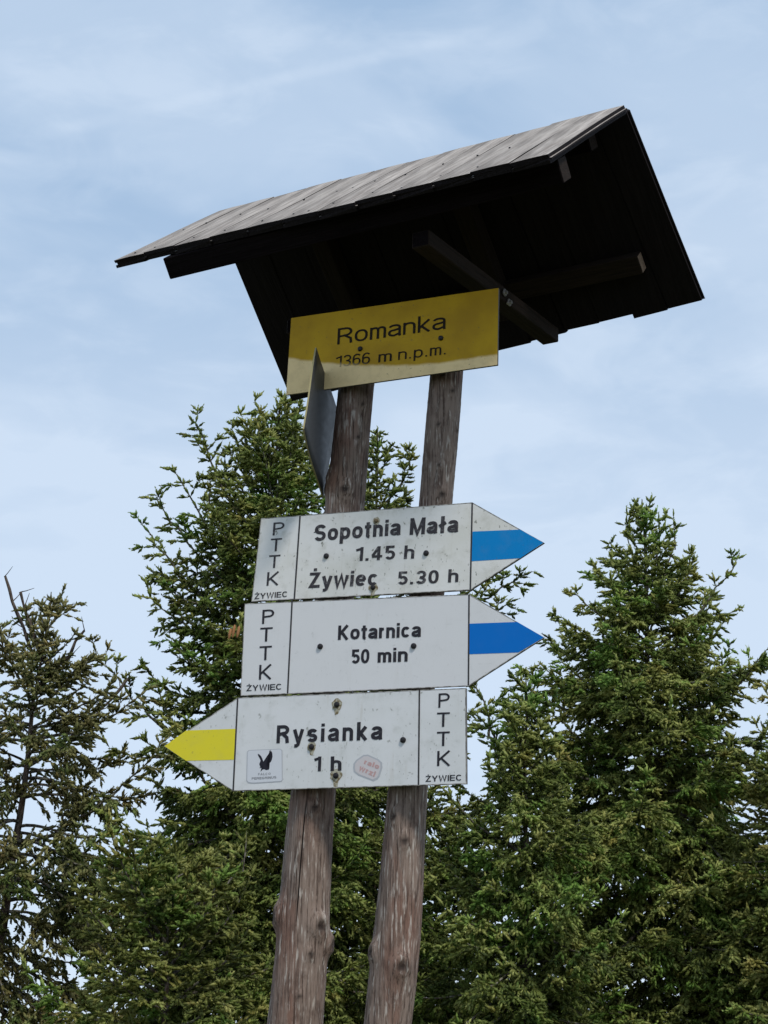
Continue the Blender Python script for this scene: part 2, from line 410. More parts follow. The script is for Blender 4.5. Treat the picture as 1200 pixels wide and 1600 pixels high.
def text_layout(txt, w, track):
    x = 0; out = []
    for ch in txt:
        W, S = glyph(ch, w)
        for kind, pts in S: out.append((kind, [(p[0] + x, p[1]) for p in pts]))
        x += W + track
    return out, x - track
def ribbon(kind, pts, half_w, tf):
    """mitred stroke; tf maps unit space to local u,v after offset in unit space"""
    n = len(pts); L_, R_ = [], []
    for i in range(n):
        if kind == 'c': a, b = pts[i - 1], pts[(i + 1) % n]
        else: a, b = pts[max(i - 1, 0)], pts[min(i + 1, n - 1)]
        p = pts[i]
        def nrm(s, t):
            dx, dy = t[0] - s[0], t[1] - s[1]; l = math.hypot(dx, dy) or 1e-9; return (-dy / l, dx / l)
        if kind == 'o' and i in (0, n - 1): m = nrm(a, b); k = 1
        else:
            n1, n2 = nrm(a, p), nrm(p, b); mxx, myy = n1[0] + n2[0], n1[1] + n2[1]; l = math.hypot(mxx, myy) or 1e-9
            m = (mxx / l, myy / l); k = 1 / max(.45, m[0] * n1[0] + m[1] * n1[1])
        L_.append((p[0] + m[0] * half_w * k, p[1] + m[1] * half_w * k)); R_.append((p[0] - m[0] * half_w * k, p[1] - m[1] * half_w * k))
    return [tf(*q_) for q_ in L_], [tf(*q_) for q_ in R_]
class SignFrame:
    def __init__(s, P, Rm, P2=None):
        s.P = Vector(P); s.R = Rm; s.N = Rm @ Vector((0, 1, 0)); s.ex = Rm @ Vector((1, 0, 0)); s.ez = Rm @ Vector((0, 0, 1))
        m = Rm.to_4x4(); m.translation = s.P; s.M = m
    def uv(s, px, py):
        q_ = unp(px, py, s.P, s.N) - s.P; return (q_.dot(s.ex), q_.dot(s.ez))
def lettering(fr, parent, txt, a, b, cap, weight, mat, track=.10, y=-.0006, name='lettering'):
    """text between baseline pixels a and b, cap height in pixels"""
    A, B = Vector(fr.uv(*a)), Vector(fr.uv(*b)); top = Vector(fr.uv(a[0], a[1] - cap)); 
    S, W = text_layout(txt, weight, track)
    U = (B - A) / W; d = U.normalized(); V = Vector((-d.y, d.x)); V = V * ((top - A).dot(V))
    verts, faces = [], []
    for k, (kind, pts) in enumerate(S):
        Lp, Rp = ribbon(kind, pts, weight / 2, lambda x_, y_: A + U * x_ + V * y_)
        yy = y - .00004 * (k % 7); b0 = len(verts); n = len(Lp)
        for q_ in Lp: verts.append((q_.x, yy, q_.y))
        for q_ in Rp: verts.append((q_.x, yy, q_.y))
        for i in range(n if kind == 'c' else n - 1):
            j = (i + 1) % n; faces.append((b0 + i, b0 + n + i, b0 + n + j, b0 + j))
    return link_mesh(name, verts, faces, mat, parent)
def flat(fr, parent, name, pxs, y, mat, **props):
    pts = [fr.uv(*p) for p in pxs]
    return link_mesh(name, [(p[0], y, p[1]) for p in pts], [tuple(range(len(pts)))], mat, parent, **props)
def vline(fr, parent, a, b, wpx=2.4):
    A, B = Vector(fr.uv(*a)), Vector(fr.uv(*b)); t = abs(Vector(fr.uv(a[0] + wpx, a[1])).x - A.x) / 2
    vs = [(A.x - t, -.0005, A.y), (A.x + t, -.0005, A.y), (B.x + t, -.0005, B.y), (B.x - t, -.0005, B.y)]
    return link_mesh('dividing_line', vs, [(0, 1, 2, 3)], M_line, parent)
def bolt(fr, parent, px, py, r=.0062, stain=0, rusty=False):
    u, v = fr.uv(px, py); bm = bmesh.new()
    n = 14; prof = [(r, 0), (r, -.002), (r * .8, -.0042), (r * .35, -.0052)]
    rings = [[bm.verts.new((u + rr * math.cos(k / n * 2 * math.pi), y, v + rr * math.sin(k / n * 2 * math.pi))) for k in range(n)] for rr, y in prof]
    for a, b in zip(rings, rings[1:]):
        for k in range(n): bm.faces.new((a[k], a[(k + 1) % n], b[(k + 1) % n], b[k]))
    bm.faces.new(rings[-1]); bmesh.ops.recalc_face_normals(bm, faces=bm.faces)
    o = from_bm('bolt', bm, M_bolt if not rusty else M_rust, parent, smooth=False)
    if stain:
        pts = []
        for k in range(18):
            a_ = k / 18 * 2 * math.pi; rr = r * stain * (1 + .3 * random.random()) * (1.9 if -1.9 < a_ - 2 * math.pi < -1.2 else 1.15)
            pts.append((u + rr * math.cos(a_), -.00045, v + rr * math.sin(a_)))
        link_mesh('stain', pts, [tuple(range(18))], M_stain, parent)
    return o

def trim_edge(fr, parent, px_poly, w_=.0016):
    """thin dark weathered rim along the outline of a board"""
    pts = [Vector(fr.uv(*p)) for p in px_poly]; n = len(pts); c = sum(pts, Vector((0, 0))) / n; inner = []
    for i in range(n):
        a, p, b = pts[i - 1], pts[i], pts[(i + 1) % n]
        d1, d2 = (p - a).normalized(), (b - p).normalized(); n1, n2 = Vector((-d1.y, d1.x)), Vector((-d2.y, d2.x))
        if n1.dot(c - p) < 0: n1 = -n1
        if n2.dot(c - p) < 0: n2 = -n2
        m = (n1 + n2).normalized(); inner.append(p + m * (w_ / max(.4, m.dot(n1))))
    vs = [(p.x, -.0003, p.y) for p in pts] + [(p.x, -.0003, p.y) for p in inner]
    link_mesh('edge_trim', vs, [(i, (i + 1) % n, n + (i + 1) % n, n + i) for i in range(n)], M_rim, parent)
_a = Mat('dirty_rim', rough=.8); _a.color(_a.mix(_a.ramp(_a.noise(60), .4, .62), (.13, .12, .11), (.42, .40, .37))); M_rim = _a.m

D = 3.65
YAW = -.4251
# name: x, z, yaw, tilt, lean
FIT = {'A': (-.04733, 2.62853, R(-23.7505), R(-1.2509), R(2.2415)),
       'B': (-.06103, 2.43006, R(-22.1784), R(1.8334), R(1.7509)),
       'C': (-.06793, 2.22973, R(-23.9936), R(.9373), R(1.1460)),
       'Y': (.00906, 3.0992, R(-24.8569), R(-.75), R(1.159))}
fr = {k: SignFrame((v[0], D * (.992 if k == 'Y' else 1), v[1]), rot(*v[2:])) for k, v in FIT.items()}

# ------------------------------------------------------------------ the signpost with its roof
post_thing = thing('roofed_signpost', 'wooden signpost of two stripped logs carrying a small dark gabled board roof', 'signpost',
                   Matrix.Translation((0, D + .06, 0)))
PM = post_thing.matrix_world.inverted()
NP = Matrix.Rotation(YAW, 3, 'Z') @ Vector((0, 1, 0))
def post(tab, knots, crack, zt_extra, mat):
    """tab: rows of (py, left px, right px) from bottom to top; the log is a lathe along the fitted axis"""
    P0 = Vector((-.05, D, 2.4)) + NP * .066
    rows = []
    for py, xl, xr in tab:
        a, b = unp(xl, py, P0, NP), unp(xr, py, P0, NP); rows.append(((a + b) / 2, (b - a).length / 2 * .96))
    c0, r0 = rows[0]; c1, _ = rows[1]; d = (c0 - rows[2][0]).normalized()
    n_ = c0.z / -d.z
    rows.insert(0, (c0 + d * (n_ + .3 / -d.z), r0 * 1.18))
    ce, re = rows[-1]; d = (ce - rows[-3][0]).normalized(); rows.append((ce + d * zt_extra, re * .95))
    L_ = [0]
    for (a, _), (b, _) in zip(rows, rows[1:]): L_.append(L_[-1] + (b - a).length)
    tot = L_[-1]; nseg = int(tot / .007)
    ts = np.linspace(0, tot, nseg + 1)
    C = np.array([np.interp(ts, L_, [r_[0][k] for r_ in rows]) for k in range(3)]).T
    Rr = np.interp(ts, L_, [r_[1] for r_ in rows])
    k_ = np.ones(41) / 41; pad = 20
    for k in range(3): C[:, k] = np.convolve(np.pad(C[:, k], pad, mode='reflect', reflect_type='odd'), k_, 'valid')
    Rr = np.convolve(np.pad(Rr, pad, mode='edge'), k_, 'valid')
    nA = 72; ang = np.linspace(0, 2 * math.pi, nA, endpoint=False)
    # camera-facing angle is -90 deg in the local frame (x = ex, y = away)
    ex = np.array(Matrix.Rotation(YAW, 3, 'Z') @ Vector((1, 0, 0))); ey = np.array(NP)
    if crack:
        ang = np.sort(np.concatenate([ang, [R(crack[0]) - .040, R(crack[0]) - .018, R(crack[0]), R(crack[0]) + .018, R(crack[0]) + .040]])); nA = len(ang)
    A_, T_ = np.meshgrid(ang, ts)
    rad = Rr[:, None] * np.ones_like(A_)
    ph = rng.uniform(0, 6.28, 12)
    rad *= 1 + .022 * np.sin(A_ * 2 + T_ * 3.1 + ph[0]) + .014 * np.sin(A_ * 3 - T_ * 7 + ph[1]) + .010 * np.sin(A_ * 5 + T_ * 13 + ph[2]) + .012 * np.sin(T_ * 17 + ph[3]) + .006 * np.sin(A_ * 11 + T_ * 5 + ph[4]) + .005 * np.sin(A_ * 17 - T_ * 9 + ph[5])
    knotv = np.zeros_like(A_)
    for (kx, ky, kr, kh) in [(a_, b_, c_ * 1.6, d_ * 1.8) for a_, b_, c_, d_ in knots]:                 # offset px across, py, radius m, height m
        # find t for py
        best = min(range(len(ts)), key=lambda i: abs(proj_py(C[i]) - ky))
        xl, xr = np.interp(-ky, [-t[0] for t in tab], [t[1] for t in tab]), np.interp(-ky, [-t[0] for t in tab], [t[2] for t in tab])
        f_ = max(-.985, min(.985, (kx - (xl + xr) / 2) / ((xr - xl) / 2)))
        a0 = -math.pi / 2 + math.asin(f_) - YAW * 0 + .0
        a0 += .40                                   # view comes from the right of the sign normal
        da = (A_ - a0 + math.pi) % (2 * math.pi) - math.pi
        dd = np.hypot(da * Rr[:, None], (T_ - ts[best]) * .8)
        rad += kh * np.exp(-(dd / kr) ** 2 * .9) - kh * .95 * np.exp(-(dd / (kr * .42)) ** 2)
        knotv = np.maximum(knotv, np.exp(-((np.hypot(da * Rr[:, None], T_ - ts[best] + kr * .15)) / (kr * .62)) ** 4) * .93)
    if crack:
        i0, i1 = [min(range(len(ts)), key=lambda i: abs(proj_py(C[i]) - q_)) for q_ in crack[1:3]]
        lo, hi = ts[min(i0, i1)], ts[max(i0, i1)]
        msk = np.clip((T_ - lo) / .05, 0, 1) * np.clip((hi - T_) / .05, 0, 1)
        da = np.abs(A_ - R(crack[0]))
        rad -= msk * np.where(da < .006, .014, 0); knotv = np.maximum(knotv, msk * np.where(da < .020, 1., 0))
    rad += rng.normal(0, .00022, rad.shape)
    V_ = C[:, None, :] + rad[..., None] * (np.cos(A_)[..., None] * ex + np.sin(A_)[..., None] * ey)
    V_ = V_ - np.array(post_thing.location)
    nR = len(ts)
    idx = np.arange(nR * nA).reshape(nR, nA)
    a = idx[:-1]; b = np.roll(idx, -1, axis=1)[:-1]; c = np.roll(idx, -1, axis=1)[1:]; d2 = idx[1:]
    faces = np.stack([a, b, c, d2], -1).reshape(-1, 4).tolist(); faces.append(tuple(idx[-1]))
    o = link_mesh('post', V_.reshape(-1, 3), faces, mat, post_thing, smooth=True)
    at = o.data.attributes.new('knot', 'FLOAT', 'POINT'); at.data.foreach_set('value', knotv.reshape(-1).astype(np.float32))
    return rows
def proj_py(P):
    v = Vector(P) - CAM; return 800 - F * v.dot(up) / v.dot(fw)
left_rows = post([(1600, 421, 500), (1475, 435, 511), (1373, 443, 513), (1300, 450, 517), (1240, 456.5, 521.6), (1000, 486, 545), (795, 509, 567.5),
      (700, 520, 575), (605, 531, 583)],
     [(436, 1432, .012, .011), (500, 1446, .012, .009), (513, 1478, .010, .012), (488, 1490, .007, .004), (493, 1268, .007, .004), (541, 771, .009, .006), (567, 640, .004, .002), (512, 756, .012, .006), (560, 690, .005, .002), (470, 1560, .005, .002)],
     (281, 1246, 1448), .13, M_post)
right_rows = post([(1600, 570, 639), (1475, 585, 657), (1373, 595, 662), (1300, 601, 663.5), (1240, 607, 665), (1000, 632, 686), (786, 656, 706),
      (665, 667, 717), (584, 673, 722.7)],
     [(616, 1280, .009, .004), (632, 1318, .008, .004), (586, 1487, .009, .008), (628, 1508, .011, .008), (686, 674, .004, .002), (690, 780, .008, .004), (692, 595, .005, .002), (706, 620, .004, .003), (713, 677, .003, .003), (686, 733, .003, .002)],
     None, .13, M_post)

# roof frame, fitted
RF = dict(x=.0429, y=3.7773, z=3.6166, yaw=R(-31.7329), tx=R(-2.1259), ry=R(.9127), L=1.1333, wf=.4495, wr=.5373, sf=.6957, wf2=.5043, wr2=.4879, sr=.7148)
RR = rot(RF['yaw'], RF['tx'], RF['ry']); RP = Vector((RF['x'], RF['y'], RF['z']))
er = RR @ Vector((1, 0, 0))                                              # along the ridge
sf_dir = RR @ Vector((0, -math.cos(RF['sf']), -math.sin(RF['sf'])))      # down the front slope
sr_dir = RR @ Vector((0, math.cos(RF['sr']), -math.sin(RF['sr'])))       # down the rear slope
nf = er.cross(sf_dir).normalized(); nf = nf if nf.z > 0 else -nf
nr = er.cross(sr_dir).normalized(); nr = nr if nr.z > 0 else -nr
def onf(px, py): q_ = unp(px, py, RP, nf) - RP; return q_.dot(er), q_.dot(sf_dir)
def onr(px, py): q_ = unp(px, py, RP, nr) - RP; return q_.dot(er), q_.dot(sr_dir)
T = .019
def roof_board(eL, eR, rL, rR, down, nrm, t_lo, t_hi, mats, groove=True, jit=0):
    """board between four (u, s) points; profile carries tongue and groove; mesh x axis runs down the slope"""
    ns = 8; prof = []
    g = .006 if groove else 0
    th = t_hi - t_lo
    prof = [(0, t_hi - .001), (.002, t_hi), (.5, t_hi + .0006), (.998, t_hi), (1, t_hi - .001), (1, t_lo + th * .62), ('t', t_lo + th * .60), ('t', t_lo + th * .40), (1, t_lo + th * .38), (1, t_lo), (0, t_lo),
            (0, t_lo + th * .36), ('g', t_lo + th * .36), ('g', t_lo + th * .64), (0, t_lo + th * .64)]
    org = Vector((rL[0], 0, 0))
    Mx = Matrix((down, nrm.cross(down), nrm)).transposed().to_4x4()
    O = RP + er * ((rL[0] + rR[0]) / 2) + down * rL[1]
    Mx.translation = O; Mi = Mx.inverted()
    vs, fs = [], []; k1 = random.uniform(-.0006, .0006); k2 = random.uniform(0, 6)
    for j in range(ns + 1):
        f_ = j / ns
        a = Vector(rL) * (1 - f_) + Vector(eL) * f_; b = Vector(rR) * (1 - f_) + Vector(eR) * f_
        wd = (b - a).length
        for (p, t) in prof:
            fr_ = p if not isinstance(p, str) else ((1 + .005 / wd) if p == 't' else .006 / wd)
            q_ = a.lerp(b, fr_) if 0 <= fr_ <= 1 else a + (b - a) * fr_
            dz = .0008 * math.sin(f_ * 5 + k2) + k1
            cup = jit * (fr_ - .5) ** 2 * 4
            e_ = random.uniform(-.0015, .0015) if j in (0, ns) else 0
            vs.append(Mi @ (RP + er * q_[0] + down * (q_[1] + e_) + nrm * (t + dz + cup)))
    n = len(prof)
    for j in range(ns):
        for i in range(n):
            fs.append((j * n + i, j * n + (i + 1) % n, (j + 1) * n + (i + 1) % n, (j + 1) * n + i))
    fs.append(tuple(range(n))[::-1]); fs.append(tuple(range(ns * n, ns * n + n)))
    o = link_mesh('roof_board', vs, fs, mats, post_thing)
    for i_, pl in enumerate(o.data.polygons): pl.material_index = 0
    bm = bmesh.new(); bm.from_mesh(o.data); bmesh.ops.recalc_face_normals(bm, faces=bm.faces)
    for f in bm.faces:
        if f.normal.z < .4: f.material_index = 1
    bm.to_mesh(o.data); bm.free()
    o.matrix_world = Mx; o.matrix_parent_inverse = Matrix(); o.matrix_basis = PM @ Mx
    return o
# front slope: traced lip of the eave is the top face
e0, e1, r0, r1 = (178, 407), (857, 242), (342, 330), (976, 166)
cuts_px = [178, 270, 383, 495, 613, 735, 852, 880]
tot = 857 - 178
cuts = [(c - 178) / tot for c in cuts_px[:-2]] + [1.0]
cuts = [0, .136, .302, .467, .640, .820, 1.0]
def lerp(a, b, f): return (a[0] + (b[0] - a[0]) * f, a[1] + (b[1] - a[1]) * f)
for k, (a, b) in enumerate(zip(cuts, cuts[1:])):
    # each tier is two tongue-and-groove boards
    for (c, d, jj) in ((a, (a + b) / 2, 0), ((a + b) / 2, b, 1)):
        dl = [0, .4, -.3, .3, -.4, .3][k] + random.uniform(-.5, .5)
        eL, eR = lerp(e0, e1, c), lerp(e0, e1, d)
        eL, eR = onf(eL[0], eL[1] + dl), onf(eR[0], eR[1] + dl)
        rL, rR = onf(*lerp(r0, r1, c)), onf(*lerp(r0, r1, d))
        ex_ = random.uniform(0, .005)
        rL = (rL[0] + .0004, rL[1] - ex_); rR = (rR[0] - .0004, rR[1] - ex_); eL = (eL[0] + .0004, eL[1]); eR = (eR[0] - .0004, eR[1])
        off = [0, .0005, 0, .0007, 0, .003][k]
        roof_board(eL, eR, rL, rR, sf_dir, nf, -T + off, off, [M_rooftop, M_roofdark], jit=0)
for c in [(.03 + .94 * i / 23) for i in range(24) if i % 2 or i % 5 == 0]:
    for dd_ in (.045, .24):
        e_ = onf(*lerp(e0, e1, c + random.uniform(-.004, .004))); r_ = onf(*lerp(r0, r1, c))
        f_ = 1 - (dd_ + random.uniform(-.02, .03)) / .46; q_ = Vector(r_).lerp(Vector(e_), f_)
        P_ = RP + er * q_[0] + sf_dir * q_[1] + nf * .0008
        bm = bmesh.new(); bmesh.ops.create_cone(bm, cap_ends=True, segments=8, radius1=.0026, radius2=.0022, depth=.003)
        o_ = from_bm('nail', bm, M_bolt, post_thing); o_.matrix_basis = PM @ (Matrix.Translation(P_) @ nf.to_track_quat('Z', 'Y').to_matrix().to_4x4())
# rear slope: its traced outline is the underside
q0, q1, s0, s1 = (455, 628), (1097, 469), (335, 334), (979, 176)
for k in range(12):
    a, b = k / 12, (k + 1) / 12
    dl = -5 if k in (8, 9) else (0 if k < 10 else 2); dl += random.uniform(-.8, .8)
    eL, eR = lerp(q0, q1, a), lerp(q0, q1, b)
    eL, eR = onr(eL[0], eL[1] + dl), onr(eR[0], eR[1] + dl)
    rL, rR = onr(*lerp(s0, s1, a)), onr(*lerp(s0, s1, b))
    rL = (rL[0] + .001, max(rL[1], .004)); rR = (rR[0] - .001, max(rR[1], .004)); eL = (eL[0] + .001, eL[1]); eR = (eR[0] - .001, eR[1])
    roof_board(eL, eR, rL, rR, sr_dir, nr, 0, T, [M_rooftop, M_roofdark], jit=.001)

def beam(name, A, B, side, upv, w_, h_, mat, parent=post_thing, endmat=None, bev=.002):
    """box from A to B; A,B run along the middle of its upper face; side/up unit vectors"""
    d = (B - A); Ld = d.length; d = d.normalized()
    side = (side - d * side.dot(d)).normalized(); upv = d.cross(side); upv = upv if upv.z > 0 else -upv
    Mx = Matrix((d, side, upv)).transposed().to_4x4(); Mx.translation = A
    bm = bmesh.new(); bmesh.ops.create_cube(bm, size=1)
    for v in bm.verts: v.co = Vector(((v.co.x + .5) * Ld, v.co.y * w_, (v.co.z - .5) * h_))
    bmesh.ops.bevel(bm, geom=list(bm.edges), offset=bev, segments=1, affect='EDGES')
    bmesh.ops.recalc_face_normals(bm, faces=bm.faces)
    for f in bm.faces:
        f.material_index = 1 if abs(f.normal.x) > .9 else 0
    o = from_bm(name, bm, [mat, endmat or mat], parent)
    o.matrix_basis = PM @ Mx
    return o
def slope_pt(px, py, which, inset):
    N_ = nf if which == 'f' else nr
    return unp(px, py, RP - N_ * inset, N_)
# purlins along the slopes
fp_a = slope_pt(262, 400, 'f', T + .001); fp_b = slope_pt(862, 254, 'f', T + .001)
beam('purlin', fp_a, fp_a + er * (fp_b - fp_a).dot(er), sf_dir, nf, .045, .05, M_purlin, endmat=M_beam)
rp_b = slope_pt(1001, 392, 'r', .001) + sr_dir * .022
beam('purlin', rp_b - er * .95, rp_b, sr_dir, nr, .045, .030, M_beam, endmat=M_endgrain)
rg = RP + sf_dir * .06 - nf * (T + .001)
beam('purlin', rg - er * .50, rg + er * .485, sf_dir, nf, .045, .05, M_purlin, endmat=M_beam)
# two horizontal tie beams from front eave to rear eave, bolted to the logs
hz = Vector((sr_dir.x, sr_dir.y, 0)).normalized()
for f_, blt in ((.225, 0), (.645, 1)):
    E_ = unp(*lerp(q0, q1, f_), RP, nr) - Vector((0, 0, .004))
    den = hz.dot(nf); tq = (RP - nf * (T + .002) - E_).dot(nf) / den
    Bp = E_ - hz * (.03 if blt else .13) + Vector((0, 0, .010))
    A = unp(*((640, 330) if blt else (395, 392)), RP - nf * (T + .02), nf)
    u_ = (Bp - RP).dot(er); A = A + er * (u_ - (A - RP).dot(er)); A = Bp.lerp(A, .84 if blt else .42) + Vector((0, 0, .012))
    o = beam('tie_beam', A, Bp, er, Vector((0, 0, 1)), .042, .036, M_beam, endmat=M_purlin)  # end faces get the near-black purlin colour, painted shade
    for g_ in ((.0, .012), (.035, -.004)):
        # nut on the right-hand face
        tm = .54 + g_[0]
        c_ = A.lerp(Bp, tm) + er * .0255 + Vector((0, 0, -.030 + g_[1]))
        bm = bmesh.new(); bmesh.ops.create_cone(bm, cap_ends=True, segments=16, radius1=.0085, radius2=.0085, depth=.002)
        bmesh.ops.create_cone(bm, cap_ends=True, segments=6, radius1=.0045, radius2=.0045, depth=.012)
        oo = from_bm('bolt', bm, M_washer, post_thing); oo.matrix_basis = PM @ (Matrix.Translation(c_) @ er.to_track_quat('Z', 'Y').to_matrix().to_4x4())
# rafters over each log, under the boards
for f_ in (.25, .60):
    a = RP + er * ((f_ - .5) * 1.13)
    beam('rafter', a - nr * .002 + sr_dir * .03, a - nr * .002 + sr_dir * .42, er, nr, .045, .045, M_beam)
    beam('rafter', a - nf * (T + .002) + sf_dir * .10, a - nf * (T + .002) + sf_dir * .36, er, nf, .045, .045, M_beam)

# ------------------------------------------------------------------ direction signs
def sign(key, name, label, cat, poly, mats, group=None, thick=.006, rim=True):
    f = fr[key]; t = thing(name, label, cat, f.M.copy(), group)
    pts = [f.uv(*p) for p in poly]
    slab('board', pts, 0, thick, mats, t)
    if rim: trim_edge(f, t, poly)
    return f, t
G = 'arrow signs on the logs'
f, t = sign('A', 'direction_sign', 'speckled white arrow board pointing right, light blue stripe, Sopotnia Mała and Żywiec', 'direction sign',
            [(408, 810), (738, 785), (850, 848), (735, 922), (393, 940)], [M_whiteA, M_edge], G)
flat(f, t, 'colour_stripe', [(738.5, 830.6), (812.8, 827.5), (849.2, 848), (812.8, 872.3), (737, 877)], -.0004, M_blueA)
vline(f, t, (738, 785.5), (735, 921.5)); vline(f, t, (469, 806), (460, 936))
lettering(f, t, 'Sopotnia', (491, 846), (625.5, 836), 25, .195, M_inkA, .115)
lettering(f, t, 'Mała', (640, 836), (715.5, 831.5), 26, .20, M_inkA, .10)
lettering(f, t, '1.45', (555, 877), (617, 874), 21.5, .17, M_inkA, .14)
lettering(f, t, 'h', (631, 873.5), (647, 872.8), 21, .17, M_inkA)
lettering(f, t, 'Żywiec', (482, 919), (590, 914.5), 24, .19, M_inkA, .11)
lettering(f, t, '5.30', (621, 913.8), (685, 911.3), 20.5, .17, M_inkA, .13)
lettering(f, t, 'h', (700, 910.2), (716, 909.4), 20.5, .17, M_inkA)
for ch, x0, x1, y0, cp in (('P', 426, 443.5, 836.8, 20), ('T', 422, 439.5, 862, 20), ('T', 419.5, 437, 888, 20), ('K', 416.5, 435.5, 915.3, 21)):
    lettering(f, t, ch, (x0, y0), (x1, y0 - 1.2), cp, .12, M_inkA)
lettering(f, t, 'ŻYWIEC', (397.5, 936.3), (449.5, 932.5), 8.6, .15, M_inkA, .10)
for p in ((510, 869), (666, 864.5)): bolt(f, t, *p)
bolt(f, t, 588, 814, .0045, 1.4, True); bolt(f, t, 583, 918, .0055, 1.5)

f, t = sign('B', 'direction_sign', 'clean white arrow board pointing right, deep blue stripe, Kotarnica 50 min', 'direction sign',
            [(382, 943), (733, 928.5), (850.5, 996), (732, 1072), (376, 1087.5)], [M_whiteB, M_edge], G)
flat(f, t, 'colour_stripe', [(733.5, 974.5), (808.4, 971.8), (850, 996), (810, 1019.5), (732.6, 1022.3)], -.0004, M_blueB)
vline(f, t, (733, 929.5), (732, 1071)); vline(f, t, (456.5, 940.5), (449.5, 1083.5))
lettering(f, t, 'Kotarnica', (528, 1000), (657.5, 995), 22.5, .19, M_ink, .10)
lettering(f, t, '50', (549, 1037), (577, 1036), 22, .18, M_ink, .08)
lettering(f, t, 'min', (590, 1035.5), (637, 1033.5), 22, .18, M_ink, .10)
for ch, x0, x1, y0, cp in (('P', 409.5, 428, 975, 22), ('T', 406, 425.5, 1003, 22), ('T', 405, 424.3, 1032, 22), ('K', 404.6, 424.5, 1062, 23)):
    lettering(f, t, ch, (x0, y0), (x1, y0 - 1.0), cp, .12, M_ink)
lettering(f, t, 'ŻYWIEC', (385, 1080), (440.5, 1077.3), 9, .15, M_ink, .10)
for p in ((500.5, 1010.3), (646.5, 1009.5)): bolt(f, t, *p)

f, t = sign('C', 'direction_sign', 'white arrow board pointing left with yellow stripe and two stickers, Rysianka 1 h', 'direction sign',
            [(372, 1090), (728, 1075), (729, 1225), (364, 1236), (256, 1166)], [M_whiteC, M_edge], G)
flat(f, t, 'colour_stripe', [(369, 1138.8), (291, 1141.4), (257, 1165.8), (291, 1188.8), (365.6, 1187.2)], -.0004, M_yellowC)
vline(f, t, (371.5, 1091), (364.5, 1235)); vline(f, t, (655.5, 1078), (654, 1226.5))
lettering(f, t, 'Rysianka', (432, 1161.5), (597, 1155.5), 28, .185, M_ink, .20)
lettering(f, t, '1', (490.5, 1205.3), (501.5, 1205), 23, .18, M_ink)
lettering(f, t, 'h', (516.5, 1205), (533.5, 1204.3), 23, .18, M_ink)
for ch, x0, x1, y0, cp in (('P', 685, 702.5, 1106, 22.5), ('T', 682.5, 702.5, 1136, 22.5), ('T', 682.5, 702.5, 1166, 22.5), ('K', 683, 704, 1197, 23.5)):
    lettering(f, t, ch, (x0, y0), (x1, y0 - .6), cp, .12, M_ink)
lettering(f, t, 'ŻYWIEC', (665, 1221.5), (722, 1219.3), 9, .15, M_ink, .10)
for p, st_ in (((526.5, 1101), 1.5), ((630, 1156.3), 0), ((487, 1167), 1.25), ((525, 1212), 1.6)): bolt(f, t, *p, stain=st_)
# falcon sticker
sk = link_mesh('sticker', *(lambda P: ([(p[0], -.0004, p[1]) for p in P], [tuple(range(len(P)))]))([f.uv(*p) for p in
    [(389, 1172), (438, 1170), (441.3, 1172.5), (441.8, 1219), (440, 1221.5), (396, 1224.5), (388, 1223.5), (385, 1220), (386, 1174.5)]]), M_stickedge, t)
inner = [(389.6, 1173), (437.8, 1171), (440.2, 1173.3), (440.7, 1218.6), (439, 1220.4), (396, 1223), (389, 1222.3), (386.3, 1219.4), (387.2, 1175)]
flat(f, sk, 'sticker_face', inner, -.0006, M_sticker)
def zp(x, y): return (380 + x * 70 / 1200, 1165 + y * 65 / 1114)
eagle = [(395, 215), (440, 240), (490, 290), (520, 360), (545, 430), (590, 395), (640, 330), (680, 250), (700, 190), (705, 120), (722, 165), (735, 110), (750, 165), (765, 150), (785, 210),
         (790, 300), (770, 390), (740, 445), (680, 485), (615, 520), (625, 550), (680, 580), (705, 610), (690, 645), (620, 660), (570, 635), (530, 640), (465, 700), (500, 640), (520, 605), (470, 600), (430, 605), (480, 570),
         (490, 525), (435, 495), (460, 460), (470, 400), (440, 330), (405, 275)]
bm = bmesh.new(); vs_ = [bm.verts.new((f.uv(*zp(*p))[0], -.0008, f.uv(*zp(*p))[1])) for p in eagle]
fc = bm.faces.new(vs_); bmesh.ops.triangulate(bm, faces=[fc]); from_bm('falcon_print', bm, M_eagle, sk)
lettering(f, sk, 'FALCO', (403.5, 1211.5), (423, 1210.6), 3.4, .16, M_greyink, .25, y=-.0008)
lettering(f, sk, 'PEREGRINUS', (393.5, 1218.4), (432, 1216.2), 3.6, .17, M_greyink, .12, y=-.0008)
# round-cornered pink sticker
def zs(x, y): return (545 + x * .05, 1170 + y * .05)
outl = [(150, 460), (230, 350), (460, 190), (600, 180), (930, 330), (1040, 430), (1050, 600), (960, 880), (900, 950), (770, 1015), (640, 960), (300, 830), (160, 720), (140, 600)]
cx_, cy_ = 590, 590
sk = flat(f, t, 'sticker', [zs(*p) for p in outl], -.0004, M_stickedge)
flat(f, sk, 'sticker_face', [zs(cx_ + (x - cx_) * .88, cy_ + (y - cy_) * .88) for x, y in outl], -.0006, M_pinkbg)
lettering(f, sk, 'ralo', zs(470, 470), zs(930, 640), 8.5, .22, M_pink, .12, y=-.0008)
lettering(f, sk, 'wrzi', zs(310, 660), zs(800, 880), 9.5, .22, M_pink, .12, y=-.0008)

